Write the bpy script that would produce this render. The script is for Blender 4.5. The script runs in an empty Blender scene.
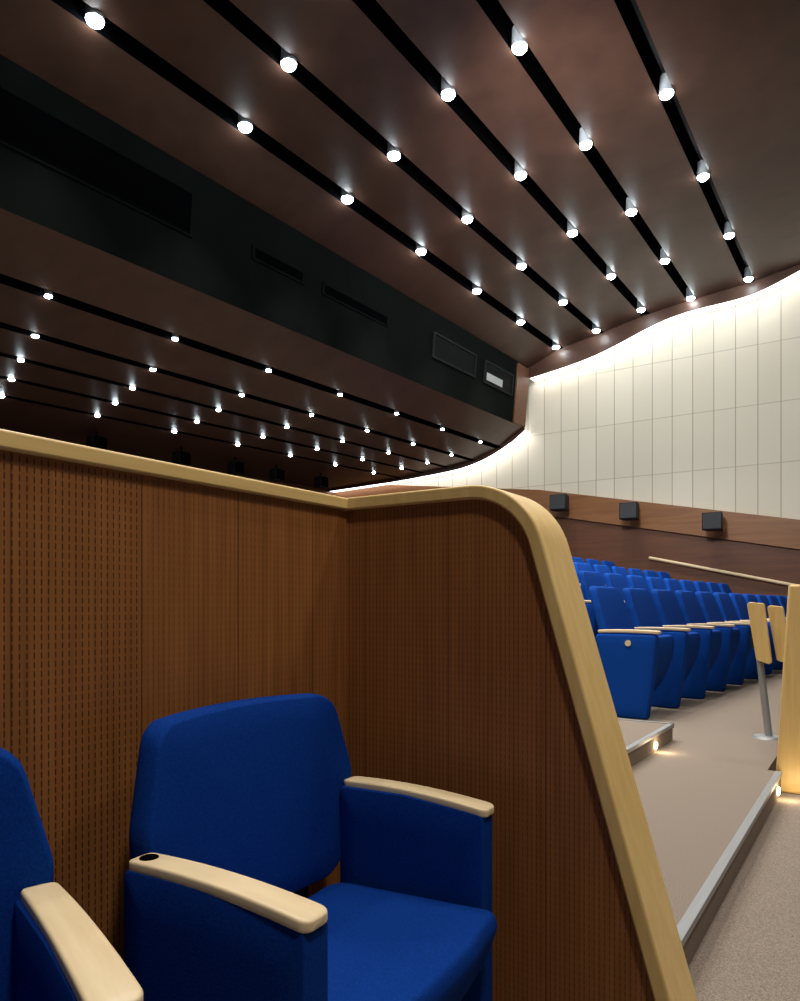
import bpy, bmesh, math, random
from mathutils import Vector
random.seed(4)
scene = bpy.context.scene
COL = scene.collection
PI = math.pi
scene.view_settings.view_transform = 'Standard'

# ------------------------------------------------------------------ materials
def new_mat(name):
    m = bpy.data.materials.new(name); m.use_nodes = True
    nt = m.node_tree
    return m, nt, nt.nodes['Principled BSDF']
def nd(nt, t, **kw):
    n = nt.nodes.new(t)
    for k, v in kw.items(): setattr(n, k, v)
    return n
def math_n(nt, op, a, b=None, clamp=False):
    n = nd(nt, 'ShaderNodeMath', operation=op); n.use_clamp = clamp
    for i, v in enumerate((a, b)):
        if v is None: continue
        if isinstance(v, (int, float)): n.inputs[i].default_value = v
        else: nt.links.new(v, n.inputs[i])
    return n.outputs[0]
def mixc(nt, fac, a, b):
    n = nd(nt, 'ShaderNodeMix', data_type='RGBA')
    if isinstance(fac, (int, float)): n.inputs[0].default_value = fac
    else: nt.links.new(fac, n.inputs[0])
    for i, v in ((6, a), (7, b)):
        if isinstance(v, tuple): n.inputs[i].default_value = (*v, 1)
        else: nt.links.new(v, n.inputs[i])
    return n.outputs[2]
def noise(nt, vec, scale, detail=3, rough=.55):
    n = nd(nt, 'ShaderNodeTexNoise'); n.inputs['Scale'].default_value = scale
    n.inputs['Detail'].default_value = detail; n.inputs['Roughness'].default_value = rough
    if vec is not None: nt.links.new(vec, n.inputs['Vector'])
    return n.outputs['Fac']
def bump(nt, bs, h, strength, dist=.01):
    b = nd(nt, 'ShaderNodeBump'); b.inputs['Strength'].default_value = strength
    b.inputs['Distance'].default_value = dist
    nt.links.new(h, b.inputs['Height']); nt.links.new(b.outputs[0], bs.inputs['Normal'])

def speck(name, c1, c2, scale, rough=.9, bstr=.0, spec=.3, detail=3):
    m, nt, bs = new_mat(name)
    tc = nd(nt, 'ShaderNodeTexCoord')
    f = noise(nt, tc.outputs['Object'], scale, detail)
    f2 = math_n(nt, 'MULTIPLY_ADD', f, 2.4); f2.node.inputs[2].default_value = -.7; f2.node.use_clamp = True
    nt.links.new(mixc(nt, f2, c1, c2), bs.inputs['Base Color'])
    bs.inputs['Roughness'].default_value = rough
    bs.inputs['Specular IOR Level'].default_value = spec
    if bstr: bump(nt, bs, f, bstr, .004)
    return m
def grain(name, c1, c2, axis, sc_h, sc_v, rough=.4, spec=.4):
    """wood with grain along one axis of the object"""
    m, nt, bs = new_mat(name)
    tc = nd(nt, 'ShaderNodeTexCoord'); mp = nd(nt, 'ShaderNodeMapping')
    s = [sc_h]*3; s[axis] = sc_v
    mp.inputs['Scale'].default_value = s
    nt.links.new(tc.outputs['Object'], mp.inputs['Vector'])
    f = noise(nt, mp.outputs[0], 1.0, 5, .6)
    f2 = math_n(nt, 'MULTIPLY_ADD', f, 2.2); f2.node.inputs[2].default_value = -.6; f2.node.use_clamp = True
    nt.links.new(mixc(nt, f2, c1, c2), bs.inputs['Base Color'])
    bs.inputs['Roughness'].default_value = rough; bs.inputs['Specular IOR Level'].default_value = spec
    return m
def perforated(name, axis, period, split, strong, weak, ribs, c1, c2):
    """dark veneer with rows of small vertical slots, all in object space"""
    m, nt, bs = new_mat(name)
    tc = nd(nt, 'ShaderNodeTexCoord'); sp = nd(nt, 'ShaderNodeSeparateXYZ')
    nt.links.new(tc.outputs['Object'], sp.inputs[0])
    h = sp.outputs[axis]; z = sp.outputs[2]
    cb = nd(nt, 'ShaderNodeCombineXYZ')
    nt.links.new(math_n(nt, 'MULTIPLY', h, 45), cb.inputs[0]); nt.links.new(math_n(nt, 'MULTIPLY', z, 2.2), cb.inputs[1])
    f = noise(nt, cb.outputs[0], 1.0, 5, .6)
    f2 = math_n(nt, 'MULTIPLY_ADD', f, 2.0); f2.node.inputs[2].default_value = -.5; f2.node.use_clamp = True
    col = mixc(nt, f2, c1, c2)
    a = math_n(nt, 'ABSOLUTE', math_n(nt, 'SUBTRACT', math_n(nt, 'FRACT', math_n(nt, 'DIVIDE', h, period)), .5))
    line = math_n(nt, 'LESS_THAN', a, .11)
    b = math_n(nt, 'ABSOLUTE', math_n(nt, 'SUBTRACT', math_n(nt, 'FRACT', math_n(nt, 'DIVIDE', z, .0155)), .5))
    dash = math_n(nt, 'MULTIPLY', line, math_n(nt, 'LESS_THAN', b, .33))
    region = math_n(nt, 'LESS_THAN', h, split)
    amt = math_n(nt, 'MULTIPLY_ADD', region, strong-weak); amt.node.inputs[2].default_value = weak
    mask = math_n(nt, 'MULTIPLY', dash, amt)
    mask = math_n(nt, 'MAXIMUM', mask, math_n(nt, 'MULTIPLY', line, ribs))
    j = math_n(nt, 'FRACT', math_n(nt, 'DIVIDE', math_n(nt, 'SUBTRACT', h, .878), .25))
    jl = math_n(nt, 'MULTIPLY', math_n(nt, 'LESS_THAN', j, .011), .6)
    mask = math_n(nt, 'MAXIMUM', mask, jl)
    nt.links.new(mixc(nt, mask, col, (.010, .005, .002)), bs.inputs['Base Color'])
    bs.inputs['Roughness'].default_value = .42; bs.inputs['Specular IOR Level'].default_value = .3
    bump(nt, bs, math_n(nt, 'SUBTRACT', 1.0, mask), .25, .003)
    return m
def panels(name):
    m, nt, bs = new_mat(name)
    tc = nd(nt, 'ShaderNodeTexCoord'); sp = nd(nt, 'ShaderNodeSeparateXYZ')
    nt.links.new(tc.outputs['Object'], sp.inputs[0])
    x, z = sp.outputs[0], sp.outputs[2]
    fz = math_n(nt, 'DIVIDE', math_n(nt, 'SUBTRACT', z, 2.45), 1.05)
    row = math_n(nt, 'FLOOR', fz)
    fx = math_n(nt, 'DIVIDE', x, .36)
    lx = math_n(nt, 'MULTIPLY', math_n(nt, 'LESS_THAN', math_n(nt, 'FRACT', fx), .045), .56)
    lz = math_n(nt, 'MULTIPLY', math_n(nt, 'LESS_THAN', math_n(nt, 'FRACT', fz), .015), .34)
    cell = nd(nt, 'ShaderNodeCombineXYZ')
    nt.links.new(math_n(nt, 'FLOOR', fx), cell.inputs[0]); nt.links.new(row, cell.inputs[1])
    wn = nd(nt, 'ShaderNodeTexWhiteNoise', noise_dimensions='2D'); nt.links.new(cell.outputs[0], wn.inputs['Vector'])
    col = mixc(nt, wn.outputs['Value'], (.745, .685, .55), (.80, .74, .60))
    l = math_n(nt, 'MAXIMUM', lx, lz)
    nt.links.new(mixc(nt, l, col, (.20, .15, .09)), bs.inputs['Base Color'])
    bs.inputs['Roughness'].default_value = .7; bs.inputs['Specular IOR Level'].default_value = .2
    return m
def plain(name, c, rough=.5, metal=0, spec=.4):
    m, nt, bs = new_mat(name)
    f = noise(nt, None, 9, 2)
    nt.links.new(mixc(nt, f, tuple(v*.85 for v in c), tuple(min(1, v*1.15) for v in c)), bs.inputs['Base Color'])
    bs.inputs['Roughness'].default_value = rough; bs.inputs['Metallic'].default_value = metal
    bs.inputs['Specular IOR Level'].default_value = spec
    return m
def glow(name, c, s):
    m, nt, bs = new_mat(name)
    bs.inputs['Base Color'].default_value = (*c, 1)
    bs.inputs['Emission Color'].default_value = (*c, 1); bs.inputs['Emission Strength'].default_value = s
    return m

MA, MB_ = (.72, .47, .16), (.84, .585, .235)
M = dict(
    blue=speck('blue_fabric', (.002, .025, .165), (.004, .043, .255), 260, .88, .15, .06),
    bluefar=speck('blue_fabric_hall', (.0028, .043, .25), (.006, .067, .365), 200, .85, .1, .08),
    maple=grain('maple', (.74, .56, .32), (.86, .68, .42), 0, 40, 3, .38),
    mapley=grain('maple_along', MA, MB_, 1, 40, 3, .38),
    maplez=grain('maple_upright', MA, MB_, 2, 40, 3, .38),
    perf_back=perforated('perforated_veneer_back', 1, .0125, .878, .76, .40, .17, (.21, .074, .019), (.34, .128, .036)),
    perf_side=perforated('perforated_veneer_side', 0, .0110, -5, .9, .56, .26, (.24, .085, .024), (.355, .134, .040)),
    wood=grain('band_wood', (.20, .078, .026), (.30, .13, .046), 0, 20, 1.2, .45),
    wooddark=grain('wainscot_wood', (.10, .036, .015), (.16, .060, .025), 0, 14, 1.0, .5),
    cream=panels('cream_panels'),
    ceil=speck('ceiling_brown', (.060, .028, .019), (.084, .041, .028), 3, .40, 0, .28),
    bulk=speck('bulkhead_dark', (.0028, .004, .0034), (.0045, .006, .005), 3, .8, 0, .03),
    black=plain('matt_black', (.002, .002, .0025), .9, 0, .0),
    dark=plain('charcoal', (.014, .014, .016), .6, 0, .2),
    carpet=speck('carpet', (.15, .115, .088), (.35, .285, .23), 300, .95, .2, .05, 2),
    alu=plain('aluminium', (.36, .36, .36), .5, .5),
    lampw=glow('lamp_lens', (.82, .95, 1.0), 75),
    cove=glow('cove_strip', (1.0, .97, .97), 4.0),
    stepl=glow('step_light_lens', (1.0, .80, .45), 22),
    house=plain('lamp_housing', (.30, .34, .38), .5),
    glass=plain('booth_glass', (.004, .005, .005), .7, 0, .05),
    blind=plain('booth_blind', (.45, .47, .46), .6),
    frame=plain('booth_frame', (.016, .018, .018), .7, 0, .05),
    grey=plain('grey_plastic', (.045, .047, .05), .6, 0, .2),
)
# ------------------------------------------------------------------ mesh helpers
def link(o, parent=None):
    COL.objects.link(o)
    if parent: o.parent = parent
    return o
def mesh_obj(name, bm, mat, parent=None, smooth=True, bevel=0, seg=2):
    bmesh.ops.recalc_face_normals(bm, faces=bm.faces)
    me = bpy.data.meshes.new(name); bm.to_mesh(me); bm.free()
    me.materials.append(mat)
    if smooth:
        for p in me.polygons: p.use_smooth = True
        try: me.set_sharp_from_angle(angle=math.radians(45))
        except Exception: pass
    o = bpy.data.objects.new(name, me); link(o, parent)
    if bevel:
        b = o.modifiers.new('bevel', 'BEVEL'); b.width = bevel; b.segments = seg; b.limit_method = 'ANGLE'
    return o
def empty(name, loc, label, cat, group=None, rz=0):
    o = bpy.data.objects.new(name, None); o.location = loc; o.rotation_euler = (0, 0, rz)
    o.empty_display_size = .1
    link(o); tag(o, label, cat, group); return o
def tag(o, label, cat, group=None):
    o['label'] = label; o['category'] = cat
    if group: o['group'] = group
    return o
def struct(o): o['kind'] = 'structure'; return o
def prism(bm, pts, vec):
    vec = Vector(vec)
    a = [bm.verts.new(p) for p in pts]; b = [bm.verts.new(Vector(p)+vec) for p in pts]
    n = len(pts)
    bm.faces.new(a); bm.faces.new(b[::-1])
    for i in range(n): bm.faces.new((a[i], a[(i+1) % n], b[(i+1) % n], b[i]))
def box(bm, x0, x1, y0, y1, z0, z1):
    prism(bm, [(x0, y0, z0), (x1, y0, z0), (x1, y1, z0), (x0, y1, z0)], (0, 0, z1-z0))
def quad(bm, *p): bm.faces.new([bm.verts.new(q) for q in p])
def cyl(bm, p0, p1, r0, r1=None, n=20):
    r1 = r0 if r1 is None else r1
    p0, p1 = Vector(p0), Vector(p1); d = (p1-p0).normalized()
    u = d.orthogonal().normalized(); v = d.cross(u)
    A = [bm.verts.new(p0+r0*(math.cos(2*PI*i/n)*u+math.sin(2*PI*i/n)*v)) for i in range(n)]
    B = [bm.verts.new(p1+r1*(math.cos(2*PI*i/n)*u+math.sin(2*PI*i/n)*v)) for i in range(n)]
    bm.faces.new(A[::-1]); bm.faces.new(B)
    for i in range(n): bm.faces.new((A[i], A[(i+1) % n], B[(i+1) % n], B[i]))
def fillet(pts, radii, seg=6, closed=True):
    out = []; n = len(pts)
    for i, p in enumerate(pts):
        r = radii[i] if isinstance(radii, (list, tuple)) else radii
        if r <= 0 or (not closed and i in (0, n-1)): out.append(Vector(p)); continue
        P = Vector(p); a = Vector(pts[i-1])-P; b = Vector(pts[(i+1) % n])-P
        la, lb = a.length, b.length; a.normalize(); b.normalize()
        ang = a.angle(b)
        if ang > PI-.02: out.append(P); continue
        t = min(r/math.tan(ang/2), la*.49, lb*.49); rr = t*math.tan(ang/2)
        c = P+(a+b).normalized()*(rr/math.sin(ang/2))
        s, e = P+a*t-c, P+b*t-c
        tot = s.angle(e); cr = s.x*e.y-s.y*e.x; sg = 1 if cr > 0 else -1
        for k in range(seg+1):
            th = sg*tot*k/seg
            out.append(c+Vector((s.x*math.cos(th)-s.y*math.sin(th), s.x*math.sin(th)+s.y*math.cos(th))))
    return out
def densify(pts, step):
    out = []
    for i, p in enumerate(pts):
        q = pts[(i+1) % len(pts)]; k = max(1, int((q-p).length/step))
        for j in range(k): out.append(p.lerp(q, j/k))
    return out
def puff(bm, outline, f, tf, tb, eps=.08, dome=.25):
    """upholstered pad: outline (a,b) filled to both sides with rounded rim and a soft dome; f(a,b,d) -> xyz"""
    outline = densify([Vector(p) for p in outline], .04)
    c = sum(outline, Vector((0, 0)))/len(outline)
    def side(t, sign):
        L = []
        for k in range(1, 7):
            ph = k/6*PI/2
            L.append((1-eps*(1-math.cos(ph)), sign*t*(1-dome)*math.sin(ph)))
        for s in (.75, .5, .25):
            L.append((s*(1-eps), sign*t*((1-dome)+dome*(1-s*s))))
        return L
    seq = list(reversed(side(tb, -1))) + [(1, 0)] + side(tf, 1)
    prev = None; n = len(outline)
    first = bm.verts.new(f(c.x, c.y, -tb)); last = bm.verts.new(f(c.x, c.y, tf))
    for s, d in seq:
        ring = [bm.verts.new(f(*(c+(p-c)*s), d)) for p in outline]
        if prev is None:
            for i in range(n): bm.faces.new((first, ring[(i+1) % n], ring[i]))
        else:
            for i in range(n): bm.faces.new((prev[i], prev[(i+1) % n], ring[(i+1) % n], ring[i]))
        prev = ring
    for i in range(n): bm.faces.new((prev[i], prev[(i+1) % n], last))
def loft(bm, secs):
    rings = [[bm.verts.new(p) for p in s] for s in secs]; n = len(secs[0])
    for a, b in zip(rings, rings[1:]):
        for i in range(n): bm.faces.new((a[i], a[(i+1) % n], b[(i+1) % n], b[i]))
    bm.faces.new(rings[0][::-1]); bm.faces.new(rings[-1])
def armrest(bm, x0, x1, y, z, wb, wf, t, arch, drop=0):
    """slim bowed armrest with softly rounded ends"""
    secs = []
    e = .05
    S = [e*(1-math.cos(q/6*PI/2)) for q in range(7)]
    S = S + [e+(1-2*e)*q/12 for q in range(1, 12)] + [1-v for v in reversed(S)]
    for s in S:
        x = x0+(x1-x0)*s
        q = max(0, (e-s)/e, (s-1+e)/e)
        end = math.sqrt(max(0, 1-q*q))
        w = (wb+(wf-wb)*s)/2; w = w-.016*(1-end)
        zc = z+arch*(1-(2*s-1)**2)-drop*s
        h = t/2*(.6+.4*end); r = min(w, h)*.55
        sec = []
        for sy, sz, a0 in ((1, -1, -90), (1, 1, 0), (-1, 1, 90), (-1, -1, 180)):
            for k in range(5):
                a = math.radians(a0+k*22.5)
                sec.append((x, y+sy*(w-r)+r*math.cos(a), zc+sz*(h-r)+r*math.sin(a)))
        secs.append(sec)
    loft(bm, secs)
def children_of(o): return [c for c in bpy.data.objects if c.parent == o]
def dup(root, loc, rz, label, group=None):
    r = root.copy(); r.location = loc; r.rotation_euler = (0, 0, rz); COL.objects.link(r)
    r['label'] = label
    if group: r['group'] = group
    for ch in children_of(root):
        c = ch.copy(); COL.objects.link(c); c.parent = r
        for g in children_of(ch):
            d = g.copy(); COL.objects.link(d); d.parent = c
    return r
ORD = ['first', 'second', 'third', 'fourth', 'fifth', 'sixth', 'seventh', 'eighth', 'ninth', 'tenth', 'eleventh', 'twelfth']

# ------------------------------------------------------------------ camera (eye = z 0, X = towards stage, Y = across the hall)
cam = bpy.data.cameras.new('camera'); co = bpy.data.objects.new('camera', cam); link(co)
cam.sensor_fit = 'HORIZONTAL'; cam.sensor_width = 36; cam.lens = 36*723/800; cam.shift_y = 104.5/800
cam.clip_start = .02
co.location = (0, 0, 0); co.rotation_euler = (PI/2, 0, math.radians(33.63))
scene.camera = co

# ------------------------------------------------------------------ setting
WY = 14.0; CE = 13.66; RISE = .032; YN = -3.0
UP = [(-5.95, 4.82), (-5.3, 5.08), (-4.48, 5.21), (-3.62, 5.38), (-2.82, 5.47), (-1.87, 5.54), (-1.0, 5.68), (2.6, 6.1)]
LO = [(-11.2, 2.82), (-9.1, 2.90), (-8.48, 2.95), (-7.84, 3.0), (-7.22, 3.08), (-6.62, 3.28), (-6.05, 3.63)]
# lower edge of the wavy lip in front of the cove
UPL = [(-5.95, 4.60), (-5.7, 4.63), (-5.2, 4.69), (-4.68, 4.78), (-4.3, 4.88), (-3.9, 5.02), (-3.45, 5.18), (-3.05, 5.26), (-2.67, 5.29), (-2.1, 5.29), (-1.85, 5.32), (-1.6, 5.37), (-1.35, 5.47), (-1.1, 5.58), (-.8, 5.66), (2.6, 5.9)]
LOL = [(-11.2, 2.76), (-9.1, 2.82), (-8.48, 2.86), (-7.84, 2.90), (-7.22, 2.98), (-6.62, 3.20), (-6.3, 3.38), (-6.05, 3.56)]
def prof(P, x):
    if x <= P[0][0]: return P[0][1]
    for (a, za), (b, zb) in zip(P, P[1:]):
        if x <= b:
            t = (x-a)/(b-a)
            return za+(zb-za)*t
    return P[-1][1]
def sprof(P, x):
    return sum(prof(P, x+d) for d in (-.3, -.15, 0, .15, .3))/5 if P[0][0]+.3 < x < P[-1][0]-.3 else prof(P, x)
def cz(P, x, y): return prof(P, x)+RISE*(y-WY)
def ceiling(name, P, slots, hw, LIP):
    bm = bmesh.new()
    edges = [P[0][0]]
    for s in slots: edges += [s-hw, s+hw]
    edges.append(P[-1][0])
    for a, b in zip(edges[0::2], edges[1::2]):
        n = max(2, int((b-a)/.15))
        low = [(a+(b-a)*i/n) for i in range(n+1)]
        pts = [(x, YN, cz(P, x, YN)) for x in low]+[(x, YN, cz(P, x, YN)+.05) for x in reversed(low)]
        prism(bm, pts, (0, CE-YN, RISE*(CE-YN)))
    # lip board along the wall side
    n = 90; x0, x1 = P[0][0], P[-1][0]
    xs = [x0+(x1-x0)*i/n for i in range(n+1)]
    prism(bm, [(x, CE+.001, sprof(LIP, x)) for x in xs]+[(x, CE+.001, prof(P, x)+.04) for x in reversed(xs)], (0, .025, 0))
    c = struct(mesh_obj(name, bm, M['ceil'], smooth=False))
    for s in slots:
        bm = bmesh.new(); z0, z1 = cz(P, s, YN), cz(P, s, CE)
        a, b = s-hw+.002, s+hw-.002; up = .30
        la, lb = prof(P, a)-prof(P, s), prof(P, b)-prof(P, s)
        quad(bm, (a, YN, z0+la), (a, CE, z1+la), (a, CE, z1+up), (a, YN, z0+up))
        quad(bm, (b, YN, z0+lb), (b, CE, z1+lb), (b, CE, z1+up), (b, YN, z0+up))
        quad(bm, (a, YN, z0+up), (a, CE, z1+up), (b, CE, z1+up), (b, YN, z0+up))
        quad(bm, (a, CE, z1), (b, CE, z1), (b, CE, z1+up), (a, CE, z1+up))
        t = mesh_obj('light_slot', bm, M['black'], c, smooth=False)
        struct(t)
        bm = bmesh.new()
        prism(bm, [(s-.016, YN, z0+.17), (s+.016, YN, z0+.17), (s+.016, YN, z0+.20), (s-.016, YN, z0+.20)], (0, CE-YN-.02, z1-z0))
        struct(mesh_obj('track', bm, M['dark'], c, smooth=False))
    # cove light strip in the gap between lip and wall
    bm = bmesh.new()
    va = []
    for x in xs:
        z = sprof(LIP, x)
        va.append((bm.verts.new((x, CE+.03, z+.01)), bm.verts.new((x, CE+.32, z+.015))))
    for p, q in zip(va, va[1:]): bm.faces.new((p[0], p[1], q[1], q[0]))
    s = mesh_obj('cove_light', bm, M['cove'], c)
    struct(s)
    return c
US = [-5.3, -4.48, -3.62, -2.82, -1.87, -.35]
LS = [-9.1, -8.48, -7.84, -7.22, -6.62]
ceiling('ceiling', UP, US, .075, UPL)
ceiling('ceiling', LO, LS, .050, LOL)
# bulkhead between the two ceilings
bm = bmesh.new()
for y0, y1 in ((YN, CE),):
    pts = [(-5.95, y0, cz(UP, -5.95, y0)+.04), (-6.05, y0, cz(LO, -6.05, y0)-.005), (-6.15, y0, cz(LO, -6.05, y0)+.02), (-6.1, y0, cz(UP, -5.95, y0)+.04)]
    prism(bm, pts, (0, y1-y0, RISE*(y1-y0)))
wb = struct(mesh_obj('wall_bulkhead', bm, M['bulk'], smooth=False))
def bulk_pt(y, t, off=0):   # t 0 bottom .. 1 top
    zb, zt = cz(LO, -6.05, y), cz(UP, -5.95, y)
    return Vector((-6.05+.1*t+off, y, zb+(zt-zb)*t))
def bulk_slab(bm, y0, y1, t0, t1, off0, off1):
    p = [bulk_pt(y0, t0, off0), bulk_pt(y1, t0, off0), bulk_pt(y1, t1, off0), bulk_pt(y0, t1, off0)]
    prism(bm, p, (off1-off0, 0, 0))
bm = bmesh.new(); bulk_slab(bm, 13.1, 13.64, .0, .97, -.01, .03)
struct(mesh_obj('trim_1', bm, M['wooddark'], smooth=False))
for i, (y0, y1) in enumerate(((9.95, 11.4), (11.75, 12.95))):
    bm = bmesh.new(); w = .03
    t0, t1 = .40, .74
    bulk_slab(bm, y0, y1, t0, t0+.025, .0, .03); bulk_slab(bm, y0, y1, t1-.025, t1, .0, .03)
    bulk_slab(bm, y0, y0+w, t0+.025, t1-.025, 0, .03); bulk_slab(bm, y1-w, y1, t0+.025, t1-.025, 0, .03)
    fr = struct(mesh_obj('window_%d' % (i+1), bm, M['frame'], smooth=False))
    bm = bmesh.new(); bulk_slab(bm, y0+w, y1-w, t0+.025, t1-.025, .004, .012)
    struct(mesh_obj('pane', bm, M['glass'], fr, smooth=False))
    if i == 1:
        bm = bmesh.new(); bulk_slab(bm, y0+.10, y1-.45, t0+.06, t1-.17, .013, .02)
        struct(mesh_obj('blind', bm, M['blind'], fr, smooth=False))
for i, (y0, y1, t0, t1) in enumerate(((2.2, 5.1, .42, .80), (5.95, 6.85, .50, .63), (7.2, 8.7, .50, .63))):
    bm = bmesh.new(); w = .04
    bulk_slab(bm, y0, y1, t0, t0+.02, .0, .012); bulk_slab(bm, y0, y1, t1-.02, t1, .0, .012)
    bulk_slab(bm, y0, y0+w, t0+.02, t1-.02, 0, .012); bulk_slab(bm, y1-w, y1, t0+.02, t1-.02, 0, .012)
    fr = mesh_obj('vent', bm, M['bulk'], smooth=False)
    tag(fr, ['long dark vent opening in the black bulkhead at the left', 'short dark vent grille midway along the black bulkhead',
             'long thin dark vent grille beside the booth windows'][i], 'vent')
    bm = bmesh.new(); bulk_slab(bm, y0+w, y1-w, t0+.02, t1-.02, .002, .006)
    mesh_obj('opening', bm, M['black'], fr, smooth=False)

# far side wall: cream panels above, raked wood band, wood wainscot below
XK = -5.84
def band(x):
    return 1.44+.196*(-1.13-x) if x > XK else 1.44+.196*(-1.13-XK)+.12*(XK-x)
XL, XR = -11.2, 2.6
def strip3(bm, y, d0, d1, vec):
    X3 = (XL, XK, XR)
    lo = [(x, y, d0 if d0 < -1 and d0 == -1.3 else band(x)+d0) for x in X3]
    hi = [(x, y, 6.4 if d1 == 6.4 else band(x)+d1) for x in X3]
    prism(bm, lo+hi[::-1], vec)
bm = bmesh.new(); strip3(bm, WY, -.3, 6.4, (0, .1, 0))
struct(mesh_obj('wall_right', bm, M['cream'], smooth=False))
bm = bmesh.new(); strip3(bm, WY-.07, -.5, 0, (0, .07, 0))
struct(mesh_obj('trim_2', bm, M['wood'], smooth=False))
bm = bmesh.new(); strip3(bm, WY-.01, -1.3, -.45, (0, .06, 0))
struct(mesh_obj('trim_3', bm, M['wooddark'], smooth=False))
bm = bmesh.new(); box(bm, XL-.1, XL, YN, WY, -1.3, 3.2)
struct(mesh_obj('wall_back', bm, M['wooddark'], smooth=False))

# floor
PX = -1.18            # back partition face
SK = .0735            # the seating rows are turned slightly against the ceiling slots
RK = .225             # rise per row
LT = -.925            # lower tread
def rx(x, y): return x+SK*(y-5.3)
bm = bmesh.new(); B = -1.4
YA = 1.60
box(bm, -2.8, 3.0, YN, YA, B, -1.05)
box(bm, -.47, 3.0, YA, WY, B, LT)
box(bm, -1.05, -.41, YA, 4.0, B, -.82)
box(bm, -1.05, -.47, 4.0, 4.56, B, -.82)
box(bm, -1.98, -1.05, YA, 4.56, B, -.72)
x = -1.98; z = -.82+RK
while x > -11:
    box(bm, x-.5, x, YA, 4.56, B, z); x -= .5; z += RK/2
prism(bm, [(rx(-1.98, 4.56), 4.56, B), (-.41, 4.56, B), (-.41, WY, B), (rx(-1.98, WY), WY, B)], (0, 0, -.82-B))
for k in range(1, 10):
    a, b = -1.98-k, -1.98-k+1
    prism(bm, [(rx(a, 4.56), 4.56, B), (rx(b, 4.56), 4.56, B), (rx(b, WY), WY, B), (rx(a, WY), WY, B)], (0, 0, -.82+RK*k-B))
struct(mesh_obj('floor', bm, M['carpet'], smooth=False))
def nosing(name, x, y0, y1, z, h):
    bm = bmesh.new()
    prism(bm, [(x-.022, y0, z), (x+.007, y0, z), (x+.007, y0, z+.004), (x-.022, y0, z+.004)], (0, y1-y0, 0))
    prism(bm, [(x+.001, y0, z-h), (x+.007, y0, z-h), (x+.007, y0, z-.001), (x+.001, y0, z-.001)], (0, y1-y0, 0))
    return struct(mesh_obj(name, bm, M['alu'], smooth=False))
nosing('trim_4', -.41, 1.68, 3.99, -.82, .016)
nosing('trim_5', -1.05, 1.68, 4.56, -.72, .016)
bm = bmesh.new(); box(bm, -1.98, -1.043, 4.54, 4.567, -.72, -.716); box(bm, -1.98, -1.043, 4.561, 4.567, -.745, -.7205)
struct(mesh_obj('trim_6', bm, M['alu'], smooth=False))

# ------------------------------------------------------------------ box partition behind / beside the armchair
root = empty('partition', (0, 0, 0), 'dark perforated wood partition with pale maple cap rail around the blue armchairs', 'partition')
PT = .25     # panel top under the cap
PYf, PYb = 1.52, 1.665
YK = .52; KX = .36*(YK-YN)   # beyond the kink the back partition swings away
def plan(bm, f0, f1, z0, z1, yb):
    """strip following the kinked back partition, f0/f1 offsets from its face"""
    prism(bm, [(PX+f1, yb, z0), (PX+f1, YK, z0), (PX-KX+f1, YN, z0), (PX-KX+f0, YN, z0), (PX+f0, YK, z0), (PX+f0, yb, z0)], (0, 0, z1-z0))
bm = bmesh.new(); plan(bm, -.12, 0, -1.05, PT, PYb)
mesh_obj('back_panel', bm, M['perf_back'], root, smooth=False)
path = [(PX, PT), (-.691, PT), (-.618-.291*(-1.05), -1.05)]
fp = fillet(path, [0, .16, 0], 14, closed=False)
bm = bmesh.new()
pts = [(p.x, PYf, p.y) for p in fp]+[(PX, PYf, -1.05)]
prism(bm, pts, (0, PYb-PYf, 0))
mesh_obj('side_panel', bm, M['perf_side'], root, smooth=False)
def rail(bm, pts, t, y0, y1):
    out = []
    for i, p in enumerate(pts):
        a = pts[max(0, i-1)]; b = pts[min(len(pts)-1, i+1)]
        d = (b-a).normalized(); out.append(p+Vector((-d.y, d.x))*t)
    secs = [[(p.x, y0, p.y), (q.x, y0, q.y), (q.x, y1, q.y), (p.x, y1, p.y)] for p, q in zip(pts, out)]
    loft(bm, secs)
bm = bmesh.new(); rail(bm, fp, .033, PYf-.012, PYb+.012)
mesh_obj('cap_rail', bm, M['maplez'], root, bevel=.005, seg=3)
bm = bmesh.new(); plan(bm, -.135, .012, PT, PT+.032, PYb+.012)
mesh_obj('cap_rail', bm, M['mapley'], root, bevel=.005, seg=3)

# second partition across the aisle (only its maple end shows)
root = empty('partition', (-.405, 4.05, LT), 'pale maple end of the aisle partition at the right picture edge', 'partition')
H = .10-LT
bm = bmesh.new(); prism(bm, [(-.035, -.04, 0), (.16, -.04, 0), (.19, -.04, H), (.026, -.04, H)], (0, .09, 0))
mesh_obj('end_board', bm, M['maplez'], root, bevel=.012, seg=3)
bm = bmesh.new(); prism(bm, [(.16, -.02, 0), (1.6, -.02, 0), (1.6, -.02, H-.03), (.19, -.02, H-.03)], (0, .06, 0))
mesh_obj('panel', bm, M['wood'], root, smooth=False)
bm = bmesh.new(); box(bm, .19, 1.6, -.04, .05, H-.03, H)
mesh_obj('cap_rail', bm, M['maple'], root, bevel=.006)

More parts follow.
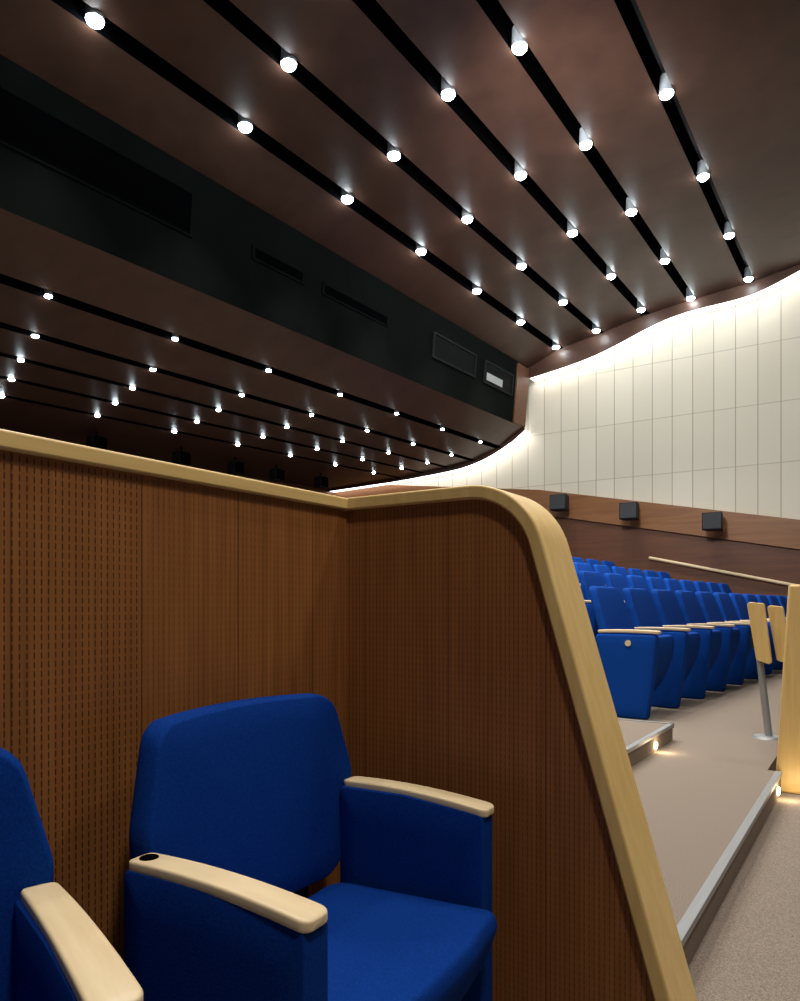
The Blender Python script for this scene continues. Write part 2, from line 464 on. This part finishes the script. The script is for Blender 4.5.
# ------------------------------------------------------------------ box armchairs
def armchair(loc, rz, label):
    t = empty('armchair', loc, label, 'armchair', None, rz)
    # backrest: wide shield with clipped upper corners
    o = fillet([(-.255, .435), (.255, .435), (.300, .56), (.308, .67), (.262, .842), (-.255, .842), (-.305, .67), (-.300, .56)],
               [.09, .09, .12, .12, .055, .055, .12, .12], 7)
    def f(a, b, d):
        s = (b-.37)/.46
        return (-.205-.055*s+d+.055*(a/.315)**2*(.4+.6*s), a+.022, b+.010*(1-(a/.3)**2)*max(0, s))
    bm = bmesh.new(); puff(bm, o, f, .040, .026, .04, .18)
    mesh_obj('backrest', bm, M['blue'], t)
    o = fillet([(-.175, -.262), (.225, -.262), (.242, -.1), (.242, .1), (.225, .262), (-.175, .262)], [.04, .02, .1, .1, .02, .04], 5)
    def f(a, b, d): return (a+.3*min(0, d), b, .395+.012*(a+.2)/.45+d-.004*max(0, 1-abs(b)/.26))
    bm = bmesh.new(); puff(bm, o, f, .036, .11, .075, .08)
    mesh_obj('seat', bm, M['blue'], t)
    for s in (-1, 1):
        o = fillet([(-.172, .04), (.185, .04), (.185, .620), (0, .640), (-.172, .638)], [.03, .03, .012, .3, .012], 5)
        def f(a, b, d): return (a, s*.30+d, b)
        bm = bmesh.new(); puff(bm, o, f, .031, .031, .025, .05)
        p = mesh_obj('arm_panel', bm, M['blue'], t)
        bm = bmesh.new(); armrest(bm, -.170, .190, s*.302, .639, .050, .060, .019, .009, .020)
        a = mesh_obj('armrest', bm, M['maple'], t)
    bm = bmesh.new(); box(bm, -.25, .12, -.255, .255, 0, .28)
    mesh_obj('base', bm, M['dark'], t, smooth=False, bevel=.02)
    bm = bmesh.new(); box(bm, -.25, -.20, -.2, .2, .26, .50)
    mesh_obj('back_bracket', bm, M['dark'], t, smooth=False, bevel=.01)
    return t
c1 = armchair((-.845, 1.045, -1.05), .07, 'blue upholstered armchair with maple armrests in the partition corner')
c2 = dup(c1, (-.940, .240, -1.05), -.30, 'blue armchair cut off by the left picture edge')
bm = bmesh.new(); cyl(bm, (-.142, -.302, .644), (-.142, -.302, .6515), .016, .015, 24)
d = mesh_obj('cap', bm, M['black'], c1, bevel=.002); d['label'] = 'black oval cap set in the near armrest'

# ------------------------------------------------------------------ auditorium chairs
def hall_chair(loc, rz, label, group):
    t = empty('auditorium_chair', loc, label, 'chair', group, rz)
    # y = 0 is the near side panel, the chair reaches to y = .65 ; x = 0 middle of the armrest
    o = fillet([(-.265, .34), (.265, .34), (.298, .60), (.280, .80), (.235, .968), (-.235, .968), (-.280, .80), (-.298, .60)],
               [.06, .06, .15, .15, .07, .07, .15, .15], 6)
    def f(a, b, d):
        s = (b-.34)/.6
        return (-.15-.19*s+d+.035*(a/.32)**2, .352+a, b)
    bm = bmesh.new(); puff(bm, o, f, .05, .045, .06, .25)
    mesh_obj('backrest', bm, M['bluefar'], t)
    o = fillet([(-.21, .14), (.21, .14), (.238, .36), (.238, .59), (-.238, .59), (-.238, .36)], [.08, .08, .1, .05, .05, .1], 5)
    def f(a, b, d):
        q = (b-.14)/.45
        return (.005+.13*math.sin(q*1.8)+d-.02, .352+a, b)
    bm = bmesh.new(); puff(bm, o, f, .055, .05, .07, .25)
    mesh_obj('seat', bm, M['bluefar'], t)
    def panel(y):
        o = fillet([(-.15, 0), (.15, 0), (.19, .25), (.225, .61), (-.24, .61), (-.19, .3)], [.02, .02, .3, .03, .03, .3], 5)
        bm = bmesh.new(); puff(bm, o, lambda a, b, d: (a, y+d, b), .047, .047, .05, .08)
        mesh_obj('side_panel', bm, M['bluefar'], t)
        bm = bmesh.new(); armrest(bm, -.22, .235, y, .624, .060, .075, .024, .006)
        mesh_obj('armrest', bm, M['maple'], t)
    panel(0)
    return t, panel
RZ = -math.atan(SK)
NS = 12; PIT = .705
rows = ['front', 'second', 'third', 'fourth', 'fifth', 'sixth']
starts = [0, 0, 2, 4, 6, 9]
t0, pan = hall_chair((0, 0, 0), RZ, 'blue auditorium chair with round badge on its aisle end panel, front row', 'blue auditorium chairs')
proto = t0
for k in range(6):
    for i in range(starts[k], NS):
        y = 5.3+PIT*i; x = rx(-1.535-k, y); z = -.82+RK*k
        if k == 0 and i == 0: t0.location = (x, y, z); continue
        if i < 6 and k < 2: lab = 'blue auditorium chair, %s from the aisle in the %s row' % (ORD[i], rows[k])
        else:
            j = NS-1-i
            lab = 'blue auditorium chair, %s from the cream wall end of the %s row' % (ORD[j], rows[k])
        dup(proto, (x, y, z), RZ, lab)
# end panel badge on the aisle chair
bm = bmesh.new(); cyl(bm, (.02, -.044, .545), (.02, -.052, .545), .022, .022, 24)
d = mesh_obj('badge', bm, M['maple'], t0); d['label'] = 'round pale badge'

# ------------------------------------------------------------------ folding tablets in front of the first row
def tablet(loc, label):
    t = empty('folding_table', loc, label, 'folding table', None, RZ)
    bm = bmesh.new(); cyl(bm, (0, 0, 0), (0, 0, .014), .085, .075, 36)
    mesh_obj('base', bm, M['alu'], t)
    bm = bmesh.new(); cyl(bm, (.01, 0, .012), (-.06, .02, .62), .022, .020, 16)
    mesh_obj('post', bm, M['alu'], t)
    bm = bmesh.new(); box(bm, -.09, -.0, .0, .045, .55, .66)
    mesh_obj('hinge', bm, M['dark'], t, bevel=.006)
    for s, x0 in ((0, -.055), (1, .050)):
        o = fillet([(x0, .48), (x0+.09, .45), (x0+.045-.01*s, .83-.02*s), (x0-.055, .84-.02*s)], .018, 4)
        bm = bmesh.new(); prism(bm, [(p.x, -.035+.05*s, p.y) for p in o], (0, .026, 0))
        mesh_obj('board', bm, M['maplez'], t, bevel=.004)
    return t
tt = tablet((-.585, 4.97, -.82), 'maple folding writing tablet on a leaning metal post before the front row')

# ------------------------------------------------------------------ spotlights
def spotlight(label, group):
    t = empty('spotlight', (0, 0, 0), label, 'spotlight', group)
    bm = bmesh.new(); cyl(bm, (0, 0, .012), (0, 0, .15), .058, .054, 20)
    mesh_obj('housing', bm, M['house'], t)
    bm = bmesh.new()
    bmesh.ops.create_uvsphere(bm, u_segments=16, v_segments=8, radius=.053)
    for v in bm.verts: v.co.z = v.co.z*.6+.006
    mesh_obj('lens', bm, M['lampw'], t)
    return t
names_u = ['nearest the dark bulkhead', 'second from the bulkhead', 'third from the bulkhead', 'fourth from the bulkhead', 'fifth from the bulkhead', 'farthest from the bulkhead']
ups = [(3.5, 1.66, 7), (3.2, 1.7, 7), (2.8, 1.75, 7), (2.6, 1.82, 7), (2.2, 1.87, 7), (2.2, 1.87, 2)]
lows = [(-6.62, 3.89, 1.49, 7), (-7.22, 4.1, 1.44, 7), (-7.84, 4.29, 1.42, 7), (-8.48, 4.53, 1.38, 7), (-9.1, 4.74, 1.32, 7)]
sp = None
def put(x, y, z, label, group, e, size, sc):
    global sp
    if sp is None: sp = spotlight(label, group); sp.location = (x, y, z); o = sp
    else: o = dup(sp, (x, y, z), 0, label, group)
    o.scale = (sc, sc, sc)
    if y > 12.2: return
    L = bpy.data.lights.new('spot_beam', 'SPOT'); L.energy = e; L.spot_size = math.radians(size); L.spot_blend = .8
    L.shadow_soft_size = .08; L.color = (1, .97, .93)
    o = bpy.data.objects.new('spot_beam', L); o.location = (x, y, z-.10); link(o)
for si, (x, (y0, p, n)) in enumerate(zip(US, ups)):
    for i in range(n):
        y = y0+p*i
        if y > 13.6: continue
        put(x+.01, y, cz(UP, x, y)-.03, 'white spotlight, %s from the near end in the upper ceiling slot %s' % (ORD[i], names_u[si]),
            'upper ceiling spotlights', 165, 88, 1.28)
names_l = ['nearest the bulkhead', 'second from the bulkhead', 'third from the bulkhead', 'fourth from the bulkhead', 'deepest under the back']
for si, (x, y0, p, n) in enumerate(lows):
    for i in range(n):
        y = y0+p*i
        if y > 13.5: continue
        put(x, y, cz(LO, x, y)-.01, 'small spotlight, %s from the left in the low ceiling slot %s' % (ORD[i], names_l[si]),
            'low ceiling spotlights', 12, 88, .64)

# ------------------------------------------------------------------ loudspeakers
def speaker(loc, rz, label, group, hang):
    t = empty('loudspeaker', loc, label, 'loudspeaker', group, rz)
    # local: front faces -y, wall at y = .30
    bm = bmesh.new(); prism(bm, [(-.17, -.14, -.15), (.17, -.14, -.15), (.13, .14, -.15), (-.13, .14, -.15)], (0, 0, .31))
    mesh_obj('cabinet', bm, M['dark'], t, bevel=.012)
    bm = bmesh.new(); box(bm, -.15, .15, -.155, -.139, -.13, .14)
    mesh_obj('grille', bm, M['black'] if hang else M['grey'], t, bevel=.005)
    bm = bmesh.new()
    if hang: cyl(bm, (0, 0, .15), (0, 0, hang), .02)
    else:
        box(bm, -.02, .02, .13, .30, -.02, .02); box(bm, -.06, .06, .28, .302, -.08, .08)
    mesh_obj('bracket', bm, M['black'], t, smooth=False)
    return t
for x, lab in ((-5.27, 'dark wall loudspeaker on the wood band, farthest left'), (-3.90, 'dark wall loudspeaker on the wood band, middle one'),
               (-2.45, 'dark wall loudspeaker on the wood band, nearest the right edge')):
    speaker((x, WY-.37, band(x)-.24), .0, lab, 'wall loudspeakers on the wood band', 0)
for i, y in enumerate((6.57, 8.17, 9.4, 10.5, 11.85)):
    zc = cz(LO, -9.9, y)
    t = speaker((-9.9, y, zc-.27*.75), PI/2, 'black loudspeaker hanging under the low ceiling, %s from the left' % ORD[i], 'hanging loudspeakers at the back', .267)
    t.scale = (.75, .75, .75)

# handrail on far wall
root = empty('handrail', (-3.63, WY-.08, .89), 'pale wooden handrail sloping along the dark far wall', 'handrail')
bm = bmesh.new(); cyl(bm, (0, 0, 0), (2.6, 0, -.60), .028)
mesh_obj('rail', bm, M['maple'], root)
for k in range(3):
    bm = bmesh.new(); xx = .3+k*1.0; cyl(bm, (xx, 0, -.23*xx-.02), (xx, .07, -.23*xx-.06), .012)
    mesh_obj('bracket', bm, M['alu'], root)

# step lights
def steplight(loc, label):
    bm = bmesh.new(); cyl(bm, (0, 0, 0), (.008, 0, 0), .022, .018, 20)
    o = mesh_obj('step_light', bm, M['stepl']); o.location = loc; tag(o, label, 'step light', 'step lights')
    L = bpy.data.lights.new('step_glow', 'POINT'); L.energy = .5; L.color = (1, .8, .5); L.shadow_soft_size = .02
    l = bpy.data.objects.new('step_glow', L); l.location = (loc[0]+.06, loc[1], loc[2]+.01); link(l)
steplight((-1.049, 4.15, -.785), 'small warm light in the riser of the upper aisle step')
steplight((-.409, 3.86, -.885), 'small warm light at the foot of the aisle partition')

# ------------------------------------------------------------------ lights
def spot(loc, e, size, blend=.8, col=(1, .96, .90), aim=None, soft=.2):
    L = bpy.data.lights.new('added_beam', 'SPOT'); L.energy = e; L.spot_size = math.radians(size); L.spot_blend = blend
    L.color = col; L.shadow_soft_size = soft
    o = bpy.data.objects.new('added_beam', L); o.location = loc; link(o)
    if aim: o.rotation_euler = (Vector(aim)-Vector(loc)).to_track_quat('-Z', 'Y').to_euler()
spot((.9, .2, 4.6), 480, 80, aim=(-.8, 1.2, -.4))  # unseen spot added overhead to light the armchairs and partition
spot((1.6, 3.5, 4.8), 180, 90, aim=(-.6, 2.6, -.6))  # second unseen spot, added to light the aisle side
spot((-2.5, 5.0, 4.2), 1300, 110, 1.0, (1, .975, .94), (-3.0, 14, 3.2), .5)  # soft unseen spot added to brighten the cream wall, no fixture there
w = bpy.data.worlds.new('world'); scene.world = w; w.use_nodes = True
w.node_tree.nodes['Background'].inputs[0].default_value = (.9, .88, .86, 1)
w.node_tree.nodes['Background'].inputs[1].default_value = .06
